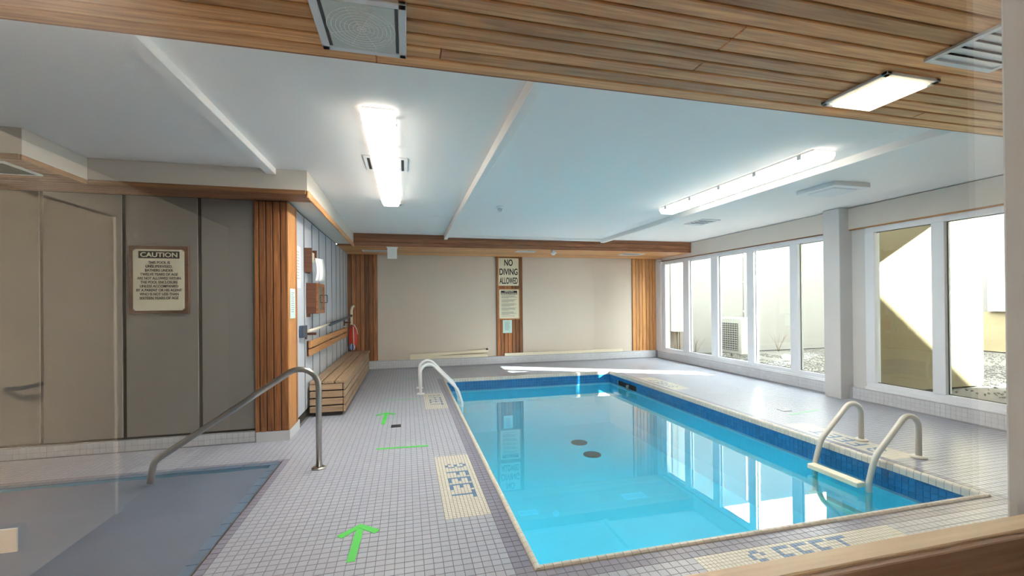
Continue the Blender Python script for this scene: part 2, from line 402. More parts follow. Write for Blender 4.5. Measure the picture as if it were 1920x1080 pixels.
# waterline mosaic
wl = MB(); zrow = [-.026-i*p for i in range(4)]
def wtile(cx, cy, cz, nx, ny):
    h = (p-.003)/2
    if nx: wl.box(cx-.003, cx+.003, cy-h, cy+h, cz-h, cz+h)
    else: wl.box(cx-h, cx+h, cy-.003, cy+.003, cz-h, cz+h)
for z in zrow:
    for j in range(114):
        y = PY0+(j+.5)*p
        if y > PY1: break
        for xx, nx in ((PX0, 1), (PX1, -1)):
            if nx == -1 and 6.93 < y < 7.64 and -.215 < z < -.10: continue
            wtile(xx-.002*nx, y, z-.012, nx, 0)
    for i in range(65):
        x = PX0+(i+.5)*p
        if x > PX1: break
        wtile(x, PY0-.002, z-.012, 0, 1); wtile(x, PY1+.002, z-.012, 0, -1)
o = wl.build('waterline_tiles', M['wl_tile'], pool, False); o['kind'] = 'stuff'
# skimmer mouth
MB().box(PX1-.002, PX1+.004, 6.95, 7.62, -.205, -.115).build('skimmer_mouth', M['hole'], pool)
sk = MB().tube([(PX1-.01, 7.2, -.16), (PX1-.05, 7.2, -.16)], .035, 16); sk.lathe([(.05, -.006), (.05, .006)], (PX1-.012, 7.2, -.2)); sk.build('inlet_fitting', M['steel'], pool)
for x, y in ((2.87, 6.95), (2.84, 6.35)):
    MB().lathe([(.14, 0), (.14, .012), (.10, .018)], (x, y, ZP)).build('main_drain', M['dark'], pool)
# bullnose coping
prof = [(0, -.003), (0, .006), (.008, .014), (.018, .016), (.028, .013), (.035, .005), (.038, -.006), (.038, -.05), (.03, -.05)]
def coping_mesh(l): return MB().prism([(a, b) for a, b in prof], 1, -l/2, l/2).mesh('coping_tile', M['coping'])
cm = coping_mesh(p-.003); spots = []
for j in range(115):
    y = GY0+(j+.5)*p; spots += [(GX0, y, 0), (GX1, y, PI)]
for i in range(66):
    x = GX0+(i+.5)*p; spots += [(x, GY0, PI/2), (x, GY1, -PI/2)]
def cs(s):
    px, py, d = project((s[0], s[1], 0)); return -1/d**2 if 0 < px < 1900 and 0 < py < 1080 and py < 1080-(px-1277)*.183 else 0
spots.sort(key=cs)
for x, y, a in spots[:300]: link('coping_tile', cm, None, pool, (x, y, 0), (0, 0, a))
r_ = MB()
pv = [v.co.copy() for v in cm.vertices]; pf = [tuple(q.vertices) for q in cm.polygons]
for x, y, a in spots[300:]:
    R = Matrix.Rotation(a, 3, 'Z'); r_.add([R @ v+Vector((x, y, 0)) for v in pv], pf)
r_.build('coping_tiles', M['coping'], pool, False)['kind'] = 'stuff'
g = MB()
for a in ((GX0+.001, PX0, GY0, GY1), (PX1, GX1-.001, GY0, GY1), (PX0, PX1, GY0+.001, PY0), (PX0, PX1, PY1, GY1-.001)): g.box(*a, -.05, .002)
g.build('coping_bed', M['grout'], pool)
MB().add([(PX0-.004, PY0-.004, WZ), (PX1+.004, PY0-.004, WZ), (PX1+.004, PY1+.004, WZ), (PX0-.004, PY1+.004, WZ)], [(0, 1, 2, 3)]).build('pool_water', M['water'], None, False)
tag(bpy.data.objects['pool_water'], 'still turquoise water filling the indoor pool', 'water', kind='structure')

# ------------------------------------------------------------------ ceiling
c = MB().box(-4.5, 6.35, YG-.05, YB+.1, ZC, ZC+.15)
ceiling = c.build('ceiling', M['ceil']); tag(ceiling, 'white textured ceiling above the pool with shallow beams', 'ceiling', kind='structure')
def beam(x0, x1, y0, y1, d): MB().cbox(x0, x1, y0, y1, ZC-d, ZC+.01, .004).build('beam', M['ceil'], ceiling)
beam(-1.29, -1.205, 2.0, 4.54, .055); beam(.70, .765, 2.0, 8.27, .085); beam(3.93, 4.02, 2.0, 8.27, .07); beam(.765, 3.93, 8.19, 8.275, .045)

# near timber soffit: boards along X
near = MB().box(-4.4, 6.2, YG+.01, 1.985, ZS+.012, ZC-.002).build('trim_1', M['gap']); tag(near, 'cedar board soffit over the hall window', 'soffit', kind='structure')
yb = [1.993]
while yb[-1] > YG+.09: yb.append(yb[-1]-.0835)
for k in range(len(yb)-1):
    yc = (yb[k]+yb[k+1])/2; wd = yb[k]-yb[k+1]-.010
    # staggered butt joints
    xs = [-4.4]+sorted(random.sample([-2.9, -1.7, -.12, .15, 1.3, 2.9, 4.1], 2))+[6.15]
    for a, b in zip(xs, xs[1:]): plank(near, ((a+b)/2, yc, ZS+.009), round(b-a-.002, 3), round(wd, 4), .018, M['soffit'])
plank(near, (.9, 1.995, (ZS+ZC)/2), 10.5, ZC-ZS-.004, .012, M['header'], 'x', 'y', 'fascia_board')
# far header: fascia and soffit boards
YF = 8.28
far = MB().box(XL, XR, YF+.02, YB-.005, ZS+.02, ZC-.002).build('trim_2', M['gap']); tag(far, 'cedar header with fascia boards across the back wall', 'soffit', kind='structure')
for k in range(3):
    h = (ZC-ZS)/3; plank(far, ((-.93+6.1)/2, YF+.009, ZS+h*(k+.5)), 7.03, h-.004, .02, M['header'], 'x', 'y', 'fascia_board', .003)
plank(far, ((XL-.93)/2, YF+.009, ZS+.012), .285, .03, .02, M['header'], 'x', 'y', 'fascia_board', .003)
n = 16; h = (YB-YF-.02)/n
for k in range(n): plank(far, ((XL+XR)/2-.01, YF+.02+h*(k+.5), ZS+.009), XR-XL-.03, h-.005, .018, M['soffit'])

# ------------------------------------------------------------------ bulkhead over the alcove and the plank wall
ZT = 2.512
bk = MB()
bk.box(-4.4, -2.70, 3.87, YA+.1, ZS+.03, ZC-.002); bk.box(-2.70, -.93, 4.53, YA+.1, ZS+.03, ZC-.002); bk.box(-1.5, -.93, YA+.1, YF, ZS+.03, ZC-.002)
bulk = bk.build('trim_3', M['cream']); tag(bulk, 'cream bulkhead with timber edge stepping round the alcove', 'bulkhead', kind='structure')
plank(bulk, (-3.555, 3.865, 2.49), 1.69, .042, .02, M['trimwood'], 'x', 'y', 'edge_trim'); plank(bulk, (-2.705, 4.195, 2.49), .66, .042, .02, M['trimwood'], 'y', 'x', 'edge_trim')
plank(bulk, (-1.815, 4.525, 2.49), 1.75, .042, .02, M['trimwood'], 'x', 'y', 'edge_trim'); plank(bulk, (-.925, 6.40, 2.475), 3.76, .07, .02, M['soffit'], 'y', 'x', 'edge_trim')
n = 5
for k in range(n):
    y = 4.54+(YA-4.54)*(k+.5)/n; plank(bulk, (-2.65, y, ZS+.02), 3.4, (YA-4.54)/n-.004, .018, M['header'])
for k in range(8):
    y = 3.88+(4.53-3.88)*(k+.5)/8; plank(bulk, (-3.56, y, ZS+.02), 1.68, .65/8-.004, .018, M['header'])

# ------------------------------------------------------------------ walls
def wallbox(name, a, m, label, cat='wall'):
    o = MB().box(*a).build(name, m); tag(o, label, cat, kind='structure'); return o
wb = wallbox('wall_back', (XL-.1, 6.5, YB, YB+.15, 0, ZC), M['beige'], 'beige painted back wall behind the pool')
wl_ = wallbox('wall_left', (XL-.2, XL-.014, YA+.02, YB, 0, ZS+.03), M['taupe_gap'], 'pale grey vertical plank wall behind the bench')
ys = [YA+.33, 5.70, 6.15, 6.62, 7.16, 7.68, 8.15, 8.59, 9.01, 9.40, YB]
for a, b in zip(ys, ys[1:]): plank(wl_, (XL-.006, (a+b)/2, (.1+ZS)/2+.01), ZS-.1, round(b-a-.014, 3), .016, M['grey_board'], 'z', 'x', ch=.004)
jt = MB().box(XL+.0025, XL+.009, -.003, .003, .12, ZS-.005).mesh('joint_shade_strip', M['joint_shade'])  # thin dark strips painting the shade along the board edges
for a in ys[1:-1]: link('joint_shade_strip', jt, None, wl_, (0, a+.007, 0))
wa = wallbox('wall_alcove', (XLL, XL-.02, YA+.012, YA+.14, 0, ZS+.05), M['taupe_gap'], 'dim taupe panelled wall behind the spa')
for a, b in ((-4.4, -3.945), (-3.92, -3.305), (-3.28, -2.66), (-2.63, -2.02), (-1.99, -1.5)):
    plank(wa, ((a+b)/2, YA+.006, (.13+ZS)/2+.01), ZS-.13, round(b-a, 3), .014, M['taupe'], 'z', 'y', 'panel', ch=.004)
wallbox('wall_side', (XLL-.12, XLL, YG, YA+.14, 0, ZC), M['cream'], 'cream wall closing the spa side of the room')
wr = wallbox('wall_right', (XR-.06, XR+.16, YG, YB, 2.40, ZC-.01), M['cream'], 'cream bulkhead strip above the long windows')
plank(wr, (XR-.03, (5.05+YB)/2, 2.392), YB-5.05, .05, .014, M['trimwood'], 'y', 'z', 'head_trim'); plank(wr, (XR-.03, (YG+4.83)/2, 2.392), 4.83-YG, .05, .014, M['rail_wood'], 'y', 'z', 'head_trim')
o = MB().box(XR-.06, XR+.12, YG, 2.15, 0, 2.40).build('wall_corner', M['cream']); tag(o, 'plain cream wall beside the window end', 'wall', kind='structure')
pil = MB().cbox(5.935, XR+.16, 4.80, 5.045, 0, ZC-.005, .006).build('wall_pillar', M['concrete']); tag(pil, 'light grey painted square pillar between the windows', 'pillar', kind='structure')
o = MB().box(6.09, XR+.15, 9.46, YB, .1, 2.42).build('wall_return', M['white']); tag(o, 'narrow white wall return beside the corner window', 'wall', kind='structure')

# timber columns
def column(name, x0, x1, y, n, m, label, z0=.12, z1=ZS):
    o = MB().box(x0, x1, y-.012, y, z0, z1).build(name, M['gap']); tag(o, label, 'timber column', kind='structure'); wd = (x1-x0)/n
    for k in range(n): plank(o, (x0+wd*(k+.5), y-.018, (z0+z1)/2), z1-z0, round(wd-.009, 4), .02, m, 'z', 'y', ch=.004)
    return o
column('trim_4', XL, -.609, YB, 7, M['column'], 'dark cedar board panel beside the plank wall'); column('trim_5', 2.0, 2.62, YB-.01, 7, M['column'], 'cedar board column carrying the diving sign')
column('trim_6', 5.44, 6.09, YB, 7, M['soffit'], 'pale cedar board panel beside the window corner')
# corner column of the alcove
cc = MB().box(-1.50, -1.205, YA-.01, YA+.33, .105, ZS+.01).build('trim_7', M['gap']); tag(cc, 'cedar clad corner post between alcove and plank wall', 'timber column', kind='structure')
xs = [-1.512, -1.465, -1.40, -1.335, -1.265, -1.192]
for a, b in zip(xs, xs[1:]): plank(cc, ((a+b)/2, YA-.02, (.105+ZS)/2), ZS-.105, round(b-a-.008, 4), .02, M['column'], 'z', 'y', ch=.004)
for a, b in ((YA-.03, YA+.25), (YA+.255, YA+.33)): plank(cc, (-1.196, (a+b)/2, (.105+ZS)/2), ZS-.105, round(b-a-.004, 4), .02, M['rail_wood'] if b < YA+.3 else M['column'], 'z', 'x', ch=.005)
MB().box(-1.5, -1.187, YA-.028, YA+.4, 0, .105).build('plinth', M['curb_tile'], cc)

# tiled curbs
def curb(name, a, label, tile_face, rows, t0, t1, fixed, zt0=0, cap=True, single=False):
    """tile_face 'y-' (faces -Y at Y=fixed) or 'x-'"""
    o = MB().box(*a).build(name, M['curb_grout']); tag(o, label, 'baseboard', kind='structure')
    b = MB(); h = (p-.003)/2; k = int((t1-t0)/p); tmx = None
    for r in range(rows):
        z = zt0+(r+.5)*p
        for i in range(k):
            t = t0+(i+.5)*p
            if single:
                if tmx is None: tmx = MB().cbox(-h, h, -.003, .003, -h, h, .0012).mesh('tile', M['curb_tile'])
                link('tile', tmx, None, o, (t, fixed-.001, z))
            elif tile_face == 'y-': b.box(t-h, t+h, fixed-.004, fixed+.002, z-h, z+h)
            else: b.box(fixed-.004, fixed+.002, t-h, t+h, z-h, z+h)
    zt = a[5]
    if cap:
        if tile_face == 'y-': [b.box(t0+i*p+.0015, t0+(i+1)*p-.0015, a[2]-.006, a[3], zt, zt+.006) for i in range(k)]
        else: [b.box(a[0]-.006, a[1], t0+i*p+.0015, t0+(i+1)*p-.0015, zt, zt+.006) for i in range(k)]
    if b.v: b.build('curb_tiles', M['curb_tile'], o, False)['kind'] = 'stuff'
    return o
curb('baseboard_back', (XL, 6.1, 9.625, YB-.005, 0, .184), 'white tiled curb along the foot of the back wall', 'y-', 3, -.95, 6.08, 9.625, .025)
curb('baseboard_right', (6.085, XR+.08, 5.05, 9.62, 0, .176), 'white tiled curb under the five pane window', 'x-', 3, 5.05, 9.60, 6.085, .018)
curb('baseboard_front', (6.085, XR+.08, .7, 4.80, 0, .176), 'white tiled curb under the window beside the ladder', 'x-', 3, .72, 4.79, 6.085, .018)
curb('baseboard_alcove', (XLL, -1.5, YA-.012, YA+.02, 0, .118), 'white tiled skirting along the taupe panelled wall', 'y-', 2, -1.515-47*p, -1.51, YA-.012, .01, cap=False, single=True)

# ------------------------------------------------------------------ windows
def window(name, ys, y0, y1, label, z0=.20, z1=2.385):
    o = empty(name, (XR, (y0+y1)/2, z0), label, 'window', kind='structure')
    f = MB().cbox(XR-.02, XR+.07, y0, y1, z0, z0+.075).cbox(XR-.02, XR+.07, y0, y1, z1-.075, z1); f.cbox(XR-.05, XR+.06, y0, y1, z0-.02, z0+.012)
    f.build('frame', M['frame'], o)
    for a, b in ys: MB().cbox(XR-.03, XR+.07, a, b, z0+.07, z1-.07).build('mullion', M['frame'], o)
    for (a, b), (c_, d) in zip(ys, ys[1:]):
        MB().box(XR+.028, XR+.036, b, c_, z0+.07, z1-.07).build('pane', M['glass'], o)
        gk = MB(); e = .008
        gk.box(XR+.018, XR+.027, b, b+e, z0+.075, z1-.075).box(XR+.018, XR+.027, c_-e, c_, z0+.075, z1-.075).box(XR+.018, XR+.027, b+e, c_-e, z1-.075-e, z1-.075).box(XR+.018, XR+.027, b+e, c_-e, z0+.075, z0+.075+e)
        gk.build('gasket', M['gasket'], o)
    return o
window('window_1', [(9.32, 9.45), (8.42, 8.62), (7.50, 7.69), (6.56, 6.72), (5.65, 5.80), (5.04, 5.10)], 5.04, 9.46, 'long white framed window of five tall panes')
window('window_2', [(4.48, 4.60), (3.70, 3.83), (2.9, 3.02), (2.15, 2.25)], 2.15, 4.60, 'white framed window beside the pool ladder and pillar')
MB().box(XR, XR+.05, 4.58, 4.82, .18, 2.40).build('trim_8', M['concrete']); tag(bpy.data.objects['trim_8'], 'grey filler strip between pillar and window frame', 'trim', kind='structure')

# hall window: glass, rail, jamb
o = empty('window_3', (0, YG, .9), 'hall window with wooden rail looking into the pool room', 'window', kind='structure')
MB().box(-1.9, 1.305, YG, YG+.006, .90, 2.47).build('pane', M['hallglass'], o, True)
plank(o, (-.30, .602, .93), 3.2, .042, .04, M['sillwood'], 'x', 'z', 'rail', .002)
plank(o, (-.30, .5745, .86), 3.2, .17, .014, M['brownwood'], 'x', 'y', 'rail_face', .002)
jm = MB().cbox(1.307, 1.7, .55, .68, 0, 2.47, .006); jm.build('jamb', M['concrete'], o)
wallbox('wall_front', (-1.95, 1.305, .585, .66, 0, .90), M['brownwood'], 'low wall under the hall window'); wallbox('wall_front_side', (1.7, XR+.1, .56, .66, 0, ZC), M['cream'], 'cream wall beside the hall window')
wallbox('wall_front_end', (XLL-.1, -1.9, .56, .66, 0, ZC), M['cream'], 'cream wall on the spa side of the hall window')
# the hall behind the lens, mirrored faintly in the glass
wallbox('wall_hall_side', (-2.05, -1.95, -4.2, .56, 0, 2.28), M['hallwall'], 'tan hall wall that carries the hall door'); wallbox('wall_hall_end', (-2.05, 2.6, -4.3, -4.2, 0, 2.28), M['halldark'], 'dark end wall of the hall')
wallbox('wall_hall_other', (2.5, 2.6, -4.2, .56, 0, 2.28), M['halldark'], 'dark hall wall facing the hall door'); wallbox('ceiling_hall', (-2.05, 2.6, -4.3, .56, 2.28, 2.6), M['halldark'], 'dark hall ceiling', 'ceiling'); wallbox('floor_hall', (-2.05, 2.6, -4.3, .585, -.1, 0), M['hallfloor'], 'dark brown hall floor', 'floor')
d = empty('door_1', (-1.95, -1.7, 0), 'plain pale hall door with lever handle', 'door', kind='structure')
MB().cbox(-1.948, -1.915, -2.17, -1.27, .005, 2.0).build('door_leaf', M['door'], d)
fr = MB().cbox(-1.949, -1.905, -2.25, -2.18, 0, 2.08).cbox(-1.949, -1.905, -1.26, -1.19, 0, 2.08).cbox(-1.949, -1.905, -2.18, -1.26, 2.01, 2.08); fr.build('door_frame', M['hallwall'], d)
MB().tube(fillet([(-1.915, -1.36, 1.0), (-1.86, -1.36, 1.0), (-1.86, -1.50, 1.0)], .015), .010).build('lever_handle', M['dark'], d)
hl = bpy.data.lights.new('hall_lamp', 'AREA'); hl.energy = HALL_W; hl.size = .3; hl.color = (1, .94, .84)
hlo = bpy.data.objects.new('hall_lamp', hl); col.objects.link(hlo); hlo.location = (-.97, .12, 2.2); hlo.rotation_euler = (Vector((-1.95, -1.7, 1.1))-Vector((-.97, .12, 2.2))).to_track_quat('-Z', 'Y').to_euler()

# ------------------------------------------------------------------ ceiling lights and fittings
def fluorescent(x, y0, y1, label, z):
    o = empty('fluorescent_light', (x, (y0+y1)/2, z), label, 'ceiling light', 'fluorescent lights over the pool')
    MB().cbox(x-.10, x+.10, y0+.02, y1-.02, z-.02, z, .004).build('tray', M['white'], o)
    pr = [(x-.108, z-.02), (x-.112, z-.045), (x-.085, z-.085), (x+.085, z-.085), (x+.112, z-.045), (x+.108, z-.02)]
    MB().prism(pr, 1, y0, y1).build('lens_shell', M['tubeside'], o)
    MB().cbox(x-.082, x+.082, y0+.02, y1-.02, z-.092, z-.084, .003).build('lens', M['tube'], o)
    for k in range(5):
        y = y0+.15+(y1-y0-.3)*k/4
        for s in (-1, 1): MB().cbox(x+s*.115-.006, x+s*.115+.006, y-.02, y+.02, z-.055, z-.012, .002).build('clip', M['clearplastic'], o)
fluorescent(-.175, 2.96, 5.55, 'long lit fluorescent light above the spa-side deck', ZC-.001)
fluorescent(3.52, 2.96, 5.30, 'long lit fluorescent light above the middle of the pool', ZC-.001)
def zplate(x0, x1, y0, y1, z, name, label, m=M['grille'], slots=5, along='x', grp=None, cat='vent', ms=None):
    ms = ms or m
    o = empty(name, ((x0+x1)/2, (y0+y1)/2, z), label, cat, grp)
    f = MB(); e = .025
    f.box(x0, x1, y0, y0+e, z-.012, z).box(x0, x1, y1-e, y1, z-.012, z).box(x0, x0+e, y0+e, y1-e, z-.012, z).box(x1-e, x1, y0+e, y1-e, z-.012, z); f.build('frame', m, o)
    MB().box(x0+e, x1-e, y0+e, y1-e, z-.002, z-.0005).build('backing', M['hole'], o)
    for k in range(slots):
        if along == 'x':
            y = y0+e+(y1-y0-2*e)*(k+.5)/slots; hh = (y1-y0-2*e)/slots*.47
            MB().add([(x0+e, y-hh, z-.014), (x1-e, y-hh, z-.014), (x1-e, y+hh, z-.004), (x0+e, y+hh, z-.004), (x0+e, y-hh, z-.0115), (x1-e, y-hh, z-.0115), (x1-e, y+hh, z-.0025), (x0+e, y+hh, z-.0025)], [(0,1,2,3),(7,6,5,4),(0,4,5,1),(1,5,6,2),(2,6,7,3),(3,7,4,0)]).build('slat', ms, o)
        else:
            x = x0+e+(x1-x0-2*e)*(k+.5)/slots; hh = (x1-x0-2*e)/slots*.42
            MB().box(x-hh, x+hh, y0+e, y1-e, z-.012, z-.004).build('slat', ms, o)
    return o
zplate(2.25, 2.66, .95, 1.425, ZS-.001, 'air_grille', 'white louvred air grille set in the cedar soffit', slots=9)
zplate(-3.45, -2.86, 3.95, 4.30, ZS+.008, 'air_grille', 'dark louvred grille under the alcove bulkhead', slots=14, along='y', ms=M['dark'])
for a, lb in (((-.84, -.24, 8.86, 9.10), 'flat white vent plate above the cedar panel in the back header'), ((2.2, 2.60, 8.48, 8.68), 'flat white vent plate above the diving sign'), ((4.64, 5.15, 8.58, 8.86), 'flat white vent plate at the window end of the back header')):
    zplate(*a, ZS-.001, 'vent_plate', lb, M['white'], 3, grp='vent plates in the back header')
zplate(4.55, 4.90, 5.9, 6.35, ZC-.001, 'ceiling_vent', 'small square vent plate on the white ceiling near the windows', M['white'], 4)
for x0, x1, y0, y1, lb in ((-.36, -.28, 3.95, 4.35, 'short slot diffuser on the bench side of the fluorescent light'), (-.07, .02, 3.95, 4.35, 'short slot diffuser on the pool side of the fluorescent light'), (-.29, -.03, 5.72, 5.88, 'crosswise slot diffuser beyond the end of the fluorescent light')):
    q = empty('slot_diffuser', ((x0+x1)/2, (y0+y1)/2, ZC), lb, 'vent', 'slot diffusers round the light'); MB().cbox(x0, x1, y0, y1, ZC-.012, ZC-.001, .002).build('frame', M['white'], q)
    if x1-x0 < .15: MB().box((x0+x1)/2-.012, (x0+x1)/2+.012, y0+.04, y1-.04, ZC-.0135, ZC-.0115).build('slot', M['dark'], q)
    else: MB().box(x0+.03, x1-.03, (y0+y1)/2-.03, (y0+y1)/2+.03, ZC-.0135, ZC-.0115).build('slot', M['dark'], q)
def recessed(x0, x1, y0, y1, lens, label, drop):
    o = empty('recessed_light', ((x0+x1)/2, (y0+y1)/2, ZS), label, 'ceiling light')
    z = ZS; f = MB(); e = .03
    f.cbox(x0, x1, y0, y0+e, z-.016, z).cbox(x0, x1, y1-e, y1, z-.016, z).cbox(x0, x0+e, y0, y1, z-.016, z).cbox(x1-e, x1, y0, y1, z-.016, z); f.build('trim_frame', M['grille'], o)
    MB().box(x0+e, x0+e+.012, y0+e, y1-e, z-.012, z-.001).build('shadow_gap', M['dark'], o); MB().box(x1-e-.012, x1-e, y0+e, y1-e, z-.012, z-.001).build('shadow_gap', M['dark'], o)
    q = MB().cbox(x0+e+.012, x1-e-.012, y0+e, y1-e, z-.012-drop, z-.002, .004).build('lens', lens, o)
    if drop < .01:                                   # moulded rings of the unlit glass
        r = MB(); cx, cy = (x0+x1)/2, (y0+y1)/2
        for k in range(1, 9):
            R = .0155*k; r.tube([(cx+R*math.cos(t), cy+R*math.sin(t), z-.0125-drop) for t in np.linspace(0, 2*PI, 41)], .0014, 5, False)
        for t in range(4):
            a = PI/4*t+.4; r.tube([(cx-.125*math.cos(a), cy-.125*math.sin(a), z-.0125-drop), (cx+.125*math.cos(a), cy+.125*math.sin(a), z-.0125-drop)], .001, 5)
        r.build('moulded_rings', M['clearplastic'], q)
recessed(-.325, .008, 1.56, 1.905, M['lens'], 'unlit square glass downlight in the cedar soffit', .004)
recessed(2.19, 2.53, 1.53, 1.865, M['warm'], 'glowing warm square downlight in the cedar soffit', .02)
q = empty('surface_light', (4.8, 3.95, ZC), 'square white surface box light on the ceiling near the pillar', 'ceiling light')
MB().prism([(4.55, 3.72), (5.05, 3.72), (5.05, 4.2), (4.55, 4.2)], 2, ZC-.05, ZC-.002).build('housing', M['white'], q)
MB().cbox(4.63, 4.97, 3.80, 4.12, ZC-.056, ZC-.049, .003).build('bezel', M['grille'], q); MB().cbox(4.645, 4.955, 3.815, 4.105, ZC-.059, ZC-.055, .003).build('diffuser', M['white'], q)
q = empty('smoke_detector', (1.235, 5.68, ZC), 'small white cone detector on the ceiling over the pool', 'detector'); MB().lathe([(.055, 0), (.055, -.02), (.03, -.03)], (1.235, 5.68, ZC)).build('base', M['white'], q); MB().lathe([(.03, -.03), (.028, -.06), (.012, -.075)], (1.235, 5.68, ZC)).build('sensor', M['grille'], q)
q = empty('emergency_light', (-.25, 8.36, ZS), 'white boxy emergency light hanging from the back header', 'lamp'); MB().prism([(8.32, ZS), (8.46, ZS), (8.44, ZS-.20), (8.36, ZS-.22)], 0, -.34, -.17).build('lens', M['clearplastic'], q); MB().cbox(-.36, -.15, 8.31, 8.48, ZS-.012, ZS-.001).build('plate', M['white'], q)
q = empty('spot_lamp', (2.92, 8.3, ZS), 'tiny white spot lamp under the back header', 'lamp'); MB().lathe([(.02, 0), (.03, -.03), (.07, -.05), (.025, -.10)], (2.92, 8.34, ZS)).build('shade', M['clearplastic'], q); MB().lathe([(.05, 0), (.05, -.012)], (2.92, 8.34, ZS-.0005)).build('canopy', M['white'], q)
q = empty('security_camera', (6.02, 9.4, 2.30), 'small white security camera in the corner by the window', 'camera'); MB().cbox(6.0, 6.09, 9.40, 9.47, 2.38, 2.43).build('bracket', M['white'], q); MB().tube([(6.03, 9.44, 2.37), (6.03, 9.30, 2.34)], .03, 12).build('body', M['grille'], q); MB().tube([(6.045, 9.44, 2.37), (6.045, 9.44, 2.40)], .012, 8).build('stem', M['dark'], q)

# ------------------------------------------------------------------ bench
q = empty('bench', (-.98, 7.6, 0), 'slatted cedar storage bench along the grey plank wall', 'bench')
bx0, bx1, by0, by1, bt = -1.185, -.760, 5.80, 9.38, .44
MB().box(bx0+.03, bx1-.03, by0+.03, by1-.03, .04, bt-.04).build('carcass', M['gap'], q)
wd = (bx1-bx0+.02)/3
for k in range(3): plank(q, (bx0+wd*(k+.5), (by0+by1)/2, bt-.012), by1-by0+.02, wd-.015, .028, M['bench'], 'y', 'z', 'seat_slat')
for k in range(4):
    z = .045+.093*(k+.5); plank(q, (bx1-.015, (by0+by1)/2, z), by1-by0, .079, .026, M['bench'], 'y', 'x', 'side_slat'); plank(q, ((bx0+bx1)/2-.016, by0+.014, z), bx1-bx0-.04, .076, .026, M['bench'], 'x', 'y', 'end_slat')
for y in (5.9, 7.6, 9.28): MB().box(bx0+.05, bx1-.05, y-.04, y+.04, 0, .042).build('foot', M['dark'], q)
# back rest rails
q = empty('back_rest', (XL, 7.4, .9), 'two honey coloured rails fixed above the slatted bench', 'backrest')
for z in (.908, .808): plank(q, (XL+.045, (5.78+9.2)/2, z), 3.42, .084, .03, M['rail_wood'], 'y', 'x', 'rail', .006)
for y in (5.86, 7.5, 9.1): MB().box(XL+.003, XL+.029, y-.03, y+.03, .76, .95).build('batten', M['dkwood'], q)

# ------------------------------------------------------------------ rails and ladders
def rail(o, name, pts, rad, r, m): return MB().tube(fillet(pts, rad), r, 16).build(name, m, o)
q = empty('spa_handrail', (-.746, 3.99, 0), 'bent steel handrail beside the covered spa', 'handrail')
rail(q, 'rail', [(-.742, 3.988, .004), (-.738, 3.988, .985), (-1.955, 3.995, .172), (-1.985, 4.0, .004)], [.15, .09], .024, M['steel'])
for x in (-.742,): MB().lathe([(.06, 0), (.06, .008), (.045, .016), (.028, .018)], (x, 3.988, 0)).build('flange', M['steel'], q)
def ladder(name, label, xs, ys, mm, ztop, side, steps):
    o = empty(name, (xs[0], ys[0], 0), label, 'ladder')
    base, edge = xs
    for y in ys:
        k = base+(.035 if side < 0 else -.035)*0
        pts = [(base, y, .0), (base+side*-.0+(0), y, ztop+.09), (edge-side*.02, y, .05), (edge+side*.05, y, -.17), (edge+side*.05, y, -.95)]
        rail(o, 'rail', pts, [.13, .25, .12], .0235, mm)
        MB().lathe([(.058, 0), (.06, .01), (.045, .02), (.026, .022)], (base, y, 0)).build('flange', mm, o)
    y0, y1 = min(ys), max(ys)
    for z in steps: MB().cbox(min(edge+side*.05, edge+side*.14)-.02, max(edge+side*.05, edge+side*.14)-.02+.0, y0+.01, y1-.01, z-.045, z, .006).build('step', M['plastic'], o)
    for y in ys: MB().tube([(edge+side*.05, y, -.5), (edge-side*.06, y, -.62)], .016, 10).build('bumper', M['painted_rail'], o)
    return o
ladder('pool_ladder', 'grey painted two rail ladder with cream tread by the pillar', (4.385, 3.86), (3.345, 2.85), M['painted_rail'], .43, -1, (-.155, -.42, -.68))
ladder('pool_ladder', 'white two rail ladder on the bench side of the pool', (.20, .79), (6.836, 7.32), M['white_rail'], .56, 1, (-.30, -.56, -.8))

# ------------------------------------------------------------------ lettering
def lettering(parent, s, x, z, y, width, height, m, bold=.0, name='lettering', rot=(PI/2, 0, 0)):
    cu = bpy.data.curves.new(name, 'FONT'); cu.body = s; cu.align_x = 'CENTER'; cu.align_y = 'CENTER'; cu.size = 1; cu.offset = bold; cu.extrude = .004
    t = bpy.data.objects.new(name, cu); col.objects.link(t); bpy.context.view_layer.update()
    me = bpy.data.meshes.new_from_object(t.evaluated_get(bpy.context.evaluated_depsgraph_get())); bpy.data.objects.remove(t)
    co = np.empty(len(me.vertices)*3, np.float32); me.vertices.foreach_get('co', co); co = co.reshape(-1, 3)
    lo, hi = co.min(0), co.max(0); c_ = (lo+hi)/2; co -= c_; k = np.array([width/(hi[0]-lo[0]), height/(hi[1]-lo[1]), .25]); me.vertices.foreach_set('co', (co*k).ravel()); me.update()
    me.materials.clear(); me.materials.append(m)
    return link(name, me, None, parent, (x, y, z), rot)
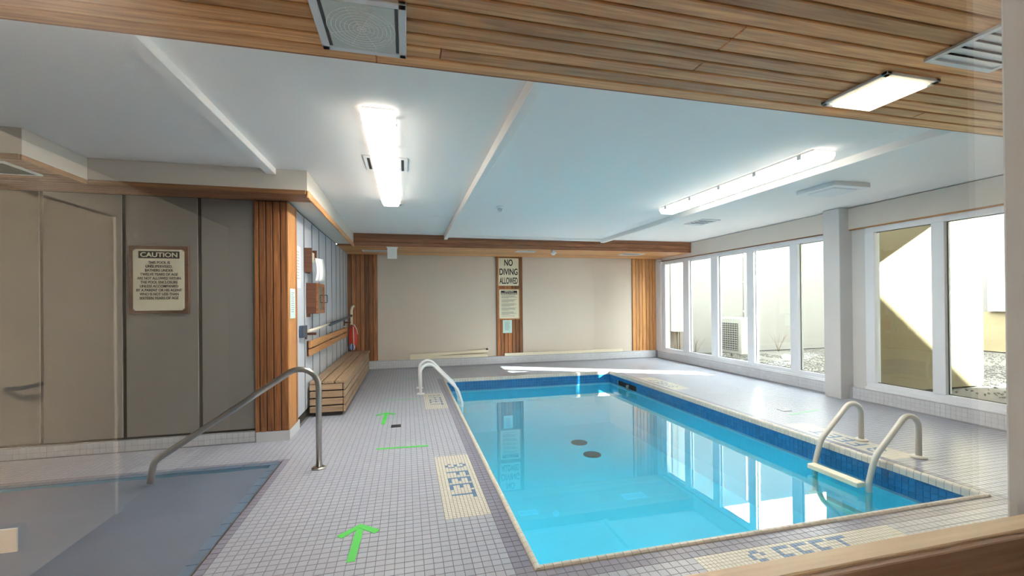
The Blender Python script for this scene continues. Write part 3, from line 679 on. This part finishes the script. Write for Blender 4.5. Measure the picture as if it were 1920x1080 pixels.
# caution sign
q = empty('caution_sign', (-2.34, YA-.01, 1.66), 'cream CAUTION sign in brown frame on the taupe wall', 'sign')
MB().cbox(-2.595, -2.09, YA-.028, YA-.004, 1.33, 1.99, .004).build('board', M['dkwood'], q)
def chplate(o, x0, x1, z0, z1, y, m, c=.02):
    MB().prism([(x0+c, z0), (x1-c, z0), (x1, z0+c), (x1, z1-c), (x1-c, z1), (x0+c, z1), (x0, z1-c), (x0, z0+c)], 1, y-.004, y).build('plate', m, o)
chplate(q, -2.555, -2.125, 1.36, 1.955, YA-.028, M['sign'])
yt = YA-.0335
MB().box(-2.508, -2.165, yt, yt+.002, 1.868, 1.938).build('heading_bar', M['black'], q)
lettering(q, 'CAUTION', -2.337, 1.903, yt-.001, .31, .046, M['sign'], .02)
for k, (s, wdt) in enumerate((('THIS POOL IS', .18), ('UNSUPERVISED.', .225), ('BATHERS UNDER', .235), ('TWELVE YEARS OF AGE', .315), ('ARE NOT ALLOWED WITHIN', .365), ('THE POOL ENCLOSURE', .31), ('UNLESS ACCOMPANIED', .32), ('BY A PARENT OR HIS AGENT', .38), ('WHO IS NOT LESS THAN', .325), ('SIXTEEN YEARS OF AGE', .325))):
    lettering(q, s, -2.337, 1.828-k*.0385, yt, wdt, .026, M['black'], .013)
for x, z in ((-2.545, 1.945), (-2.135, 1.945), (-2.545, 1.37), (-2.135, 1.37)): MB().tube([(x, YA-.036, z), (x, YA-.03, z)], .006, 8).build('screw', M['steel'], q)
# no diving + health signs
ys_ = YB-.04
q = empty('diving_sign', (2.285, ys_, 2.12), 'cream NO DIVING ALLOWED sign on the cedar column', 'sign')
MB().cbox(2.045, 2.525, ys_-.008, ys_+.002, 1.80, 2.435, .003).build('board', M['sign'], q)
for s, z, wdt in (('NO', 2.33, .20), ('DIVING', 2.12, .43), ('ALLOWED', 1.915, .43)): lettering(q, s, 2.285, z, ys_-.009, wdt, .15, M['black'], .024)
for x, z in ((2.06, 2.42), (2.51, 2.42), (2.06, 1.815), (2.51, 1.815)): MB().tube([(x, ys_-.012, z), (x, ys_-.006, z)], .008, 8).build('screw', M['steel'], q)
q = empty('health_sign', (2.285, ys_, 1.38), 'cream HEALTH REGULATIONS notice on wooden backing below the diving sign', 'sign')
MB().cbox(2.035, 2.545, ys_-.004, ys_+.004, 1.03, 1.73, .003).build('backing', M['rail_wood'], q); chplate(q, 2.06, 2.52, 1.05, 1.71, ys_-.004, M['sign'], .015)
MB().box(2.10, 2.485, ys_-.0095, ys_-.0075, 1.60, 1.685).build('heading_bar', M['black'], q)
lettering(q, 'HEALTH', 2.29, 1.664, ys_-.0105, .2, .03, M['sign'], .02); lettering(q, 'REGULATIONS', 2.29, 1.622, ys_-.0105, .36, .03, M['sign'], .02)
pl = MB(); z = 1.57
for k in range(26):
    if k % 5 != 4: pl.box(2.11, 2.11+random.uniform(.28, .37)*(.6 if k % 5 == 3 else 1), ys_-.0095, ys_-.0078, z, z+.007)
    z -= .0188
pl.build('fine_print', M['ink'], q)
def notice(name, label, x0, x1, z0, z1, axis, pos, lines=10):
    o = empty(name, (pos if axis == 'x' else (x0+x1)/2, pos if axis == 'y' else (x0+x1)/2, (z0+z1)/2), label, 'paper')
    a = MB(); b = MB()
    if axis == 'y': a.box(x0, x1, pos-.002, pos, z0, z1)
    else: a.box(pos, pos+.002, x0, x1, z0, z1)
    for k in range(lines):
        z = z1-(z1-z0)*(.15+.7*k/lines); w0, w1 = x0+(x1-x0)*.2, x1-(x1-x0)*random.uniform(.15, .35)
        if axis == 'y': b.box(w0, w1, pos-.0026, pos-.0015, z, z+.006)
        else: b.box(pos+.0015, pos+.0026, w0, w1, z, z+.006)
    a.build('sheet', M['mint'] if 'mint' in label else M['paper'], o); b.build('fine_print', M['ink'], o); return o
notice('notice_paper', 'mint paper notice taped under the health regulations sign', 2.14, 2.355, .715, 1.01, 'y', YB-.0405)
notice('notice_paper', 'mint paper notice taped to the side of the corner post', 4.925, 5.13, 1.26, 1.575, 'x', -1.183)
notice('notice_paper', 'white paper notice on the grey planks beside the corner post', 5.30, 5.52, 1.60, 2.08, 'x', XL+.004)

# ------------------------------------------------------------------ things on the plank wall
XW = XL+.003
q = empty('pamphlet_box', (XW, 5.85, 1.93), 'dark wooden pamphlet box with hanging papers above the cabinet', 'rack')
MB().cbox(XW, XW+.09, 5.70, 5.725, 1.80, 2.10, .003).cbox(XW, XW+.015, 5.725, 5.98, 1.80, 2.10, .003).cbox(XW, XW+.09, 5.98, 6.005, 1.98, 2.10, .003).build('box', M['dkwood'], q)
MB().cbox(XW+.06, XW+.066, 5.74, 5.97, 1.93, 2.06, .001).build('label_card', M['sign'], q)
q2 = empty('hanging_papers', (XW+.07, 5.9, 1.75), 'curled white papers hanging between pamphlet box and cabinet', 'papers')
for k, (dx, dy, tw) in enumerate(((.03, 0, 0), (.05, .05, .03))):
    vs = []; n = 10
    for i in range(n+1):
        f = i/n; xx = XW+.075+dx+.04*math.sin(f*2.2)-.03*f; z = 1.985-.285*f
        vs += [(xx, 5.80+dy+tw*f*2, z), (xx+.03, 6.0+dy+tw*f*2, z+.01), (xx+.0015, 5.80+dy+tw*f*2, z), (xx+.0315, 6.0+dy+tw*f*2, z+.01)]
    fs = []
    for i in range(n): a = i*4; fs += [(a, a+1, a+5, a+4), (a+2, a+6, a+7, a+3), (a, a+4, a+6, a+2), (a+1, a+3, a+7, a+5)]
    MB().add(vs, fs+[(0, 2, 3, 1), (n*4, n*4+1, n*4+3, n*4+2)], True).build('sheet', M['paper'], q2)
q = empty('wall_cabinet', (XW, 6.0, 1.48), 'dark brown wooden wall cabinet with glazed door', 'cabinet')
cx1 = XW+.135
MB().cbox(XW, cx1-.02, 5.80, 6.28, 1.29, 1.675, .003).build('body', M['dkwood'], q)
dr = MB().cbox(cx1-.02, cx1, 5.80, 5.85, 1.29, 1.675).cbox(cx1-.02, cx1, 6.23, 6.28, 1.29, 1.675).cbox(cx1-.02, cx1, 5.85, 6.23, 1.29, 1.335).cbox(cx1-.02, cx1, 5.85, 6.23, 1.63, 1.675).build('door', M['column'], q)
MB().box(cx1-.013, cx1-.008, 5.85, 6.23, 1.335, 1.63).build('pane', M['glass'], dr)
MB().tube(fillet([(cx1, 6.255, 1.53), (cx1+.035, 6.255, 1.53), (cx1+.035, 6.255, 1.43), (cx1, 6.255, 1.43)], .008, 4), .005, 8).build('handle', M['dark'], dr)
MB().cbox(XW, XW+.04, 5.81, 5.86, 1.25, 1.29).build('cleat', M['dkwood'], q)
# reaching poles on hooks
q = empty('rescue_pole', (XW+.06, 7.6, 1.1), 'long cream and navy pool pole resting on wall pegs', 'pole')
MB().tube([(XW+.06, 5.62, 1.085), (XW+.055, 7.05, 1.10)], .017, 12).build('cream_section', M['plastic'], q); MB().tube([(XW+.055, 7.0, 1.10), (XW+.05, 9.35, 1.135)], .022, 12).build('navy_section', M['navy'], q)
MB().tube([(XW+.055, 6.98, 1.10), (XW+.055, 7.08, 1.10)], .025, 12).build('collar', M['plastic'], q)
q = empty('net_pole', (XW+.1, 8.2, 1.15), 'navy telescopic pole lying along the cream pole', 'pole')
MB().tube([(XW+.105, 6.85, 1.10), (XW+.105, 9.42, 1.17)], .018, 12).build('shaft', M['navy'], q); MB().tube([(XW+.10, 9.3, 1.168), (XW+.10, 9.45, 1.171)], .024, 12).build('grip', M['dark'], q)
for y, lb in ((5.74, 'dark wooden wall peg under the cream end of the pool pole'), (9.1, 'dark wooden wall peg holding the poles beside the red buoy')):
    q = empty('pole_peg', (XW, y, 1.06), lb, 'peg', 'pole pegs'); MB().cbox(XW, XW+.02, y-.03, y+.03, .98, 1.13).build('backplate', M['dkwood'], q); MB().cbox(XW+.02, XW+.125, y-.015, y+.015, 1.03, 1.062).build('arm', M['dkwood'], q)
q = empty('control_box', (XW, 5.5, 1.09), 'small dark navy box on the planks beside the corner post', 'box'); MB().cbox(XW, XW+.055, 5.42, 5.60, 1.02, 1.16, .006).build('body', M['navy'], q); MB().cbox(XW+.01, XW+.05, 5.60, 5.612, 1.04, 1.14, .004).build('cover', M['steel'], q)
q = empty('shepherd_hook', (-1.1, 9.55, 1.2), 'cream curved plastic hook standing above the red buoy', 'hook')
MB().tube(fillet([(-1.12, 9.53, .98), (-1.12, 9.53, 1.28), (-1.10, 9.53, 1.36), (-1.06, 9.53, 1.37)], .05), [.026]*21, 12).build('hook', M['plastic'], q)
q = empty('rescue_buoy', (-1.08, 9.46, .46), 'red torpedo rescue buoy hanging in the corner by the bench', 'buoy')
prof_ = [(.02, .5), (.055, .52), (.085, .60), (.095, .72), (.09, .84), (.06, .93), (.02, .96)]
MB().lathe(prof_, (-1.085, 9.50, 0)).build('float', M['red'], q); 
MB().tube(fillet([(-1.085, 9.5, .955), (-1.06, 9.40, 1.0), (-1.0, 9.39, .88), (-.985, 9.40, .78)], .04), .008, 8).build('strap', M['rope'], q); MB().tube([(-1.07, 9.395, .95), (-1.066, 9.392, .72), (-1.06, 9.40, .47)], .008, 8).build('lanyard', M['rope'], q)
q = empty('rope_coil', (-1.09, 9.36, .46), 'coil of blue and white rope on the bench end below the buoy', 'rope')
for k in range(7):
    a = k*.45; MB().tube([(-1.09+.05*math.cos(t)*math.cos(a), 9.31+.05*math.cos(t)*math.sin(a), .530+.065*math.sin(t)) for t in np.linspace(0, 2*PI, 25)], .009, 6, False).build('loop', M['bluerope'] if k % 3 else M['rope'], q)

# loose boards on the curb
def board(label, x0, z0, x1, z1, h, y):
    a = math.atan2(z1-z0, x1-x0); l = math.hypot(x1-x0, z1-z0); o = tag(link('loose_board', plank_mesh(l, h, .018, M['plastic']), None, None, ((x0+x1)/2, y, (z0+z1)/2), (PI/2, -a, 0)), label, 'board'); return o
board('cream board lying tilted on the curb beside the diving sign column', .06, .268, 1.80, .325, .062, 9.645)
board('cream board lying flat on the curb in front of the tilted one', .06, .2225, 1.78, .2225, .065, 9.618)
board('long cream board lying on the curb between column and windows', 2.17, .2225, 5.13, .2225, .065, 9.62)
q = empty('board_clip', (1.72, 9.6, .34), 'small black clip on the tilted cream board', 'clip'); MB().cbox(1.74, 1.79, 9.612, 9.638, .345, .372, .003).build('jaw', M['black'], q); MB().cbox(1.755, 1.775, 9.615, 9.635, .37, .385, .002).build('lever', M['black'], q)

# ------------------------------------------------------------------ floor markings
def strip(name, label, polys, m, cat='tape', grp=None):
    o = MB()
    for k, poly in enumerate(polys): o.prism(poly, 2, .0004+.0001*k, .0016+.0004*k)
    return tag(o.build(name, m), label, cat, grp)
def arrow(label, x, y0, y1, wd, m):
    t = .045; L = y1-y0; hw = wd/2
    strip('tape_arrow', label, [[(x-t/2-.012, y0), (x+t/2-.012, y0), (x+t/2+.006, y1-.02), (x-t/2+.006, y1-.02)], [(x-hw, y1-.11), (x-hw+.03, y1-.15), (x+.02, y1-.03), (x, y1+.005)], [(x+hw, y1-.10), (x+hw-.03, y1-.14), (x-.02, y1-.03), (x, y1+.005)]], m)
arrow('bright green tape arrow on the deck beside the covered spa', -.297, 2.49, 2.90, .25, M['green']); arrow('bright green tape arrow on the deck beside the bench end', -.268, 5.25, 5.80, .26, M['green'])
def line(label, x0, x1, y, m, t=.045, sl=-.03): strip('tape_line', label, [[(x0, y), (x1, y+sl), (x1, y+sl+t), (x0, y+t)]], m)
line('green tape line across the deck between the two green arrows', -.295, .195, 4.345, M['green'], .04); line('faded green tape line across the deck beside the white ladder', -.35, .13, 6.53, M['greenfaint'], .05)
line('faded green tape line on the deck beyond the white ladder', -.10, .22, 8.30, M['greenfaint'], .05, .02); line('faded green tape line by the back curb', 1.2, 1.5, 9.1, M['greenfaint'], .05, .05)
line('faded green tape line on the window-side deck', 4.55, 5.1, 4.30, M['greenfaint'], .04, .1)
def drain(label, x, y, s=.11):
    o = empty('floor_drain', (x, y, 0), label, 'drain', 'deck drains'); MB().cbox(x-s/2, x+s/2, y-s/2, y+s/2, -.002, .003, .001).build('plate', M['dark'], o)
    for k in range(5):
        xx = x-s/2+s*(k+.5)/5; MB().box(xx-.006, xx+.006, y-s*.4, y+s*.4, .003, .0045).build('bar', M['grille'] if x > 2 else M['dark'], o)
drain('square dark floor drain on the deck below the green arrow', -.13, 5.13); drain('square dark floor drain on the window-side deck', 4.67, 4.52, .12); drain('small floor drain on the deck behind the pool', 2.35, 8.75, .10)

# ------------------------------------------------------------------ spa cover and rim
q = empty('spa_cover', ((SPX0+SPX)/2, (SPY0+SPY)/2, 0), 'blue grey vinyl cover over the sunken spa', 'spa cover')
nx, ny = 40, 34; x0, x1, y0, y1 = SPX0+.08, SPX-.085, SPY0+.08, SPY-.085
vs = [(x0+(x1-x0)*i/nx, y0+(y1-y0)*j/ny, -.020+.010*math.sin(PI*i/nx)*math.sin(PI*j/ny)+.003*math.sin(i*.9+j*.5)) for j in range(ny+1) for i in range(nx+1)]
fs = [(j*(nx+1)+i, j*(nx+1)+i+1, (j+1)*(nx+1)+i+1, (j+1)*(nx+1)+i) for j in range(ny) for i in range(nx)]
MB().add(vs, fs, True).build('mat', M['cover'], q, False)
MB().box(x0, x1, y0, y1, -.1, -.03).build('core', M['dark'], q)
rm = MB()
for a in ((SPX0, SPX, SPY-.075, SPY), (SPX0, SPX, SPY0, SPY0+.075), (SPX-.075, SPX, SPY0+.075, SPY-.075), (SPX0, SPX0+.075, SPY0+.075, SPY-.075)): rm.box(*a, -.12, -.004)
ro = rm.build('spa_rim', M['wl_grout']); tag(ro, 'blue tiled rim framing the covered spa', 'spa rim', kind='structure')
tmr = tile_mesh(.15, .004, M['rim'], .006)
tmr2 = MB().cbox(-.036, .036, -.073, .073, -.006, .004, .0015).mesh('rim_tile', M['rim'])
yy = SPY-.075-.075
while yy > SPY0+.1: link('rim_tile', tmr2, None, ro, (SPX-.0375, yy, -.002)); yy -= .15
xx = SPX-.075
while xx > SPX0+.05: link('rim_tile', tmr2, None, ro, (xx, SPY-.0375, -.002), (0, 0, PI/2)); xx -= .15
MB().box(SPX-.008, SPX, SPY0, SPY, -.01, .004).box(SPX0, SPX, SPY-.006, SPY, -.01, .003).build('edge_strip', M['steel'], ro)

# ------------------------------------------------------------------ yard outside
GZ = .02
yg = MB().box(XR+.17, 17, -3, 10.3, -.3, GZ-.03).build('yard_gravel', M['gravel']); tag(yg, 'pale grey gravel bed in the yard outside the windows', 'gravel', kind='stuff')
st = MB(); ico = [(1,0,0),(0,1,0),(-1,0,0),(0,-1,0),(0,0,.7),(0,0,-.7)]; icf = [(0,1,4),(1,2,4),(2,3,4),(3,0,4),(1,0,5),(2,1,5),(3,2,5),(0,3,5)]
for _ in range(9000):
    x, y = random.uniform(6.4, 12), random.uniform(4.9, 9.95)
    if _ > 7200: x, y = random.uniform(8, 15), random.uniform(3.5, 8)
    if any(a < x < b and c_ < y < d for a, b, c_, d in ((7.3, 8.1, 8.2, 9.4), (6.4, 7.6, 8.8, 9.99), (9.2, 10.3, 9.1, 9.99), (8.3, 8.75, 7.95, 9.45), (6.2, 9.0, 4.8, 5.2), (14.8, 15, 0, 9))): continue
    s = random.uniform(.010, .032); a = random.uniform(0, PI); ca, sa = math.cos(a), math.sin(a)
    st.add([(x+s*(ca*u-sa*v*.8), y+s*(sa*u+ca*v*.8), GZ-s*.72+s*w_) for u, v, w_ in ico], icf)
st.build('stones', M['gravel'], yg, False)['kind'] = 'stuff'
def yard(name, a, m, label): return wallbox(name, a, m, label, 'yard wall')
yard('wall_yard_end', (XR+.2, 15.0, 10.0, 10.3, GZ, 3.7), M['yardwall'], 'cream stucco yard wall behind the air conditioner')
yard('wall_fin', (XR+.17, 8.95, 4.9, 5.12, GZ, 3.6), M['yardtan'], 'tan concrete fin wall with a sunlit wedge outside the window')
yard('wall_sun_blocker_slab', (XR+.17, 9.1, 1.5, 4.9, 3.2, 3.45), M['yardwall'], 'added overhead sun blocking slab outside the window beside the ladder')  # unseen slab added so its edge shades the top of the fin
o = MB().prism([(6.4, GZ), (14.85, GZ), (14.85, 3.05), (11.45, 5.67), (6.4, 6.6)], 1, 1.7, 1.9).build('wall_sun_blocker_slope', M['yardtan']); tag(o, 'added tan sun blocking wall with sloping top in the yard', 'yard wall', kind='structure')  # out-of-view blocker, sloped to cut the sun wedge and shade the windows
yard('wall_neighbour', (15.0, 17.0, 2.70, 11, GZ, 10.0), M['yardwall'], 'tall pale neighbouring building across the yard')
yard('wall_plinth', (14.9, 15.0, 2.70, 10, GZ, 1.05), M['yardtan'], 'tan concrete plinth at the foot of the neighbouring building')
o = MB().cbox(14.80, 14.99, 6.6, 8.02, 1.06, 2.2, .01).build('metal_cabinet', M['ac']); tag(o, 'pale enamelled cabinet above the plinth of the neighbouring building', 'cabinet')
# drainpipe and white box at the corner
q = empty('downpipe', (7.0, 9.9, 0), 'thin grey downpipe on the yard wall above the air conditioner', 'pipe')
MB().tube([(9.02, 9.965, .05), (9.02, 9.965, 3.6)], .022, 10).build('pipe', M['grille'], q)
for z in (1.1, 1.9, 2.6): MB().cbox(8.985, 9.055, 9.965, 10.0, z, z+.03).build('bracket', M['grille'], q)
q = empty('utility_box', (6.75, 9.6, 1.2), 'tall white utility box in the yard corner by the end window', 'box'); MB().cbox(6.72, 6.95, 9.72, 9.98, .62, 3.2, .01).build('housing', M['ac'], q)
for k in range(3): MB().tube([(6.75+.07*k, 9.85, .02), (6.75+.07*k, 9.85, .63)], .014, 8).build('conduit', M['bark'], q)
# air conditioner
q = empty('air_conditioner', (7.8, 8.95, GZ), 'white outdoor air conditioner unit on legs in the yard', 'air conditioner')
ax0, ax1, ay0, ay1, az0, az1 = 7.45, 7.95, 8.35, 9.25, GZ+.14, GZ+.98
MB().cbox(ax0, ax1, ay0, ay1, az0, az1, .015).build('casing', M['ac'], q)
MB().box(ax0-.006, ax0-.001, ay0+.1, ay1-.08, az0+.08, az1-.12).build('fan_opening', M['dark'], q)
for k in range(12):
    z = az0+.1+k*.052; MB().box(ax0-.016, ax0-.006, ay0+.1, ay1-.08, z, z+.014).build('louvre', M['ac'], q)
for k in range(10):
    y = ay0+.12+k*.075; MB().box(ax0-.012, ax0-.006, y, y+.008, az0+.08, az1-.12).build('guard_bar', M['ac'], q)
for x in (ax0+.05, ax1-.1):
    for y in (ay0+.08, ay1-.14): MB().cbox(x, x+.06, y, y+.06, GZ, az0+.01, .004).build('foot', M['ac'], q)
# bare shrub and rocks
def shrub(label, x, y, h, n):
    o = empty('bare_shrub', (x, y, GZ), label, 'shrub')
    for k in range(n):
        a = random.uniform(0, 2*PI); l = h*random.uniform(.6, 1.1); pts = [Vector((x, y, GZ))]
        for i in range(5):
            pts.append(pts[-1]+Vector((math.cos(a)*l*.08*(1+i*.3), math.sin(a)*l*.05*(1+i*.3), l*.22))); a += random.uniform(-.6, .6)
        MB().tube(pts, [.006, .005, .004, .003, .0025, .0015], 5).build('stem', M['bark'], o)
shrub('bare twiggy shrub beside the end of the air conditioner', 6.95, 9.3, .55, 8); shrub('thin bare twigs against the cream yard wall', 9.75, 9.6, .55, 9)
def rock(label, x, y, r, m):
    bm = bmesh.new(); bmesh.ops.create_icosphere(bm, subdivisions=2, radius=r)
    for v in bm.verts: v.co = v.co*random.uniform(.9, 1.08); v.co.z *= .6
    me = bpy.data.meshes.new('rock'); bm.to_mesh(me); bm.free(); me.materials.append(m); me.polygons.foreach_set('use_smooth', [True]*len(me.polygons)); tag(link('rock', me, None, None, (x, y, GZ+r*.62)), label, 'rock')
rock('pale rounded rock on the gravel beyond the middle panes', 8.55, 8.2, .11, M['paper']); rock('brown rock beside the feet of the air conditioner', 8.5, 9.2, .14, M['yardtan'])
# label card stuck on the hall glass
q = empty('glass_card', (-.485, YG-.004, 1.11), 'white card stuck low on the hall window glass', 'card'); MB().box(-.52, -.4515, YG-.003, YG-.001, 1.111, 1.1385).build('sheet', M['paper'], q)
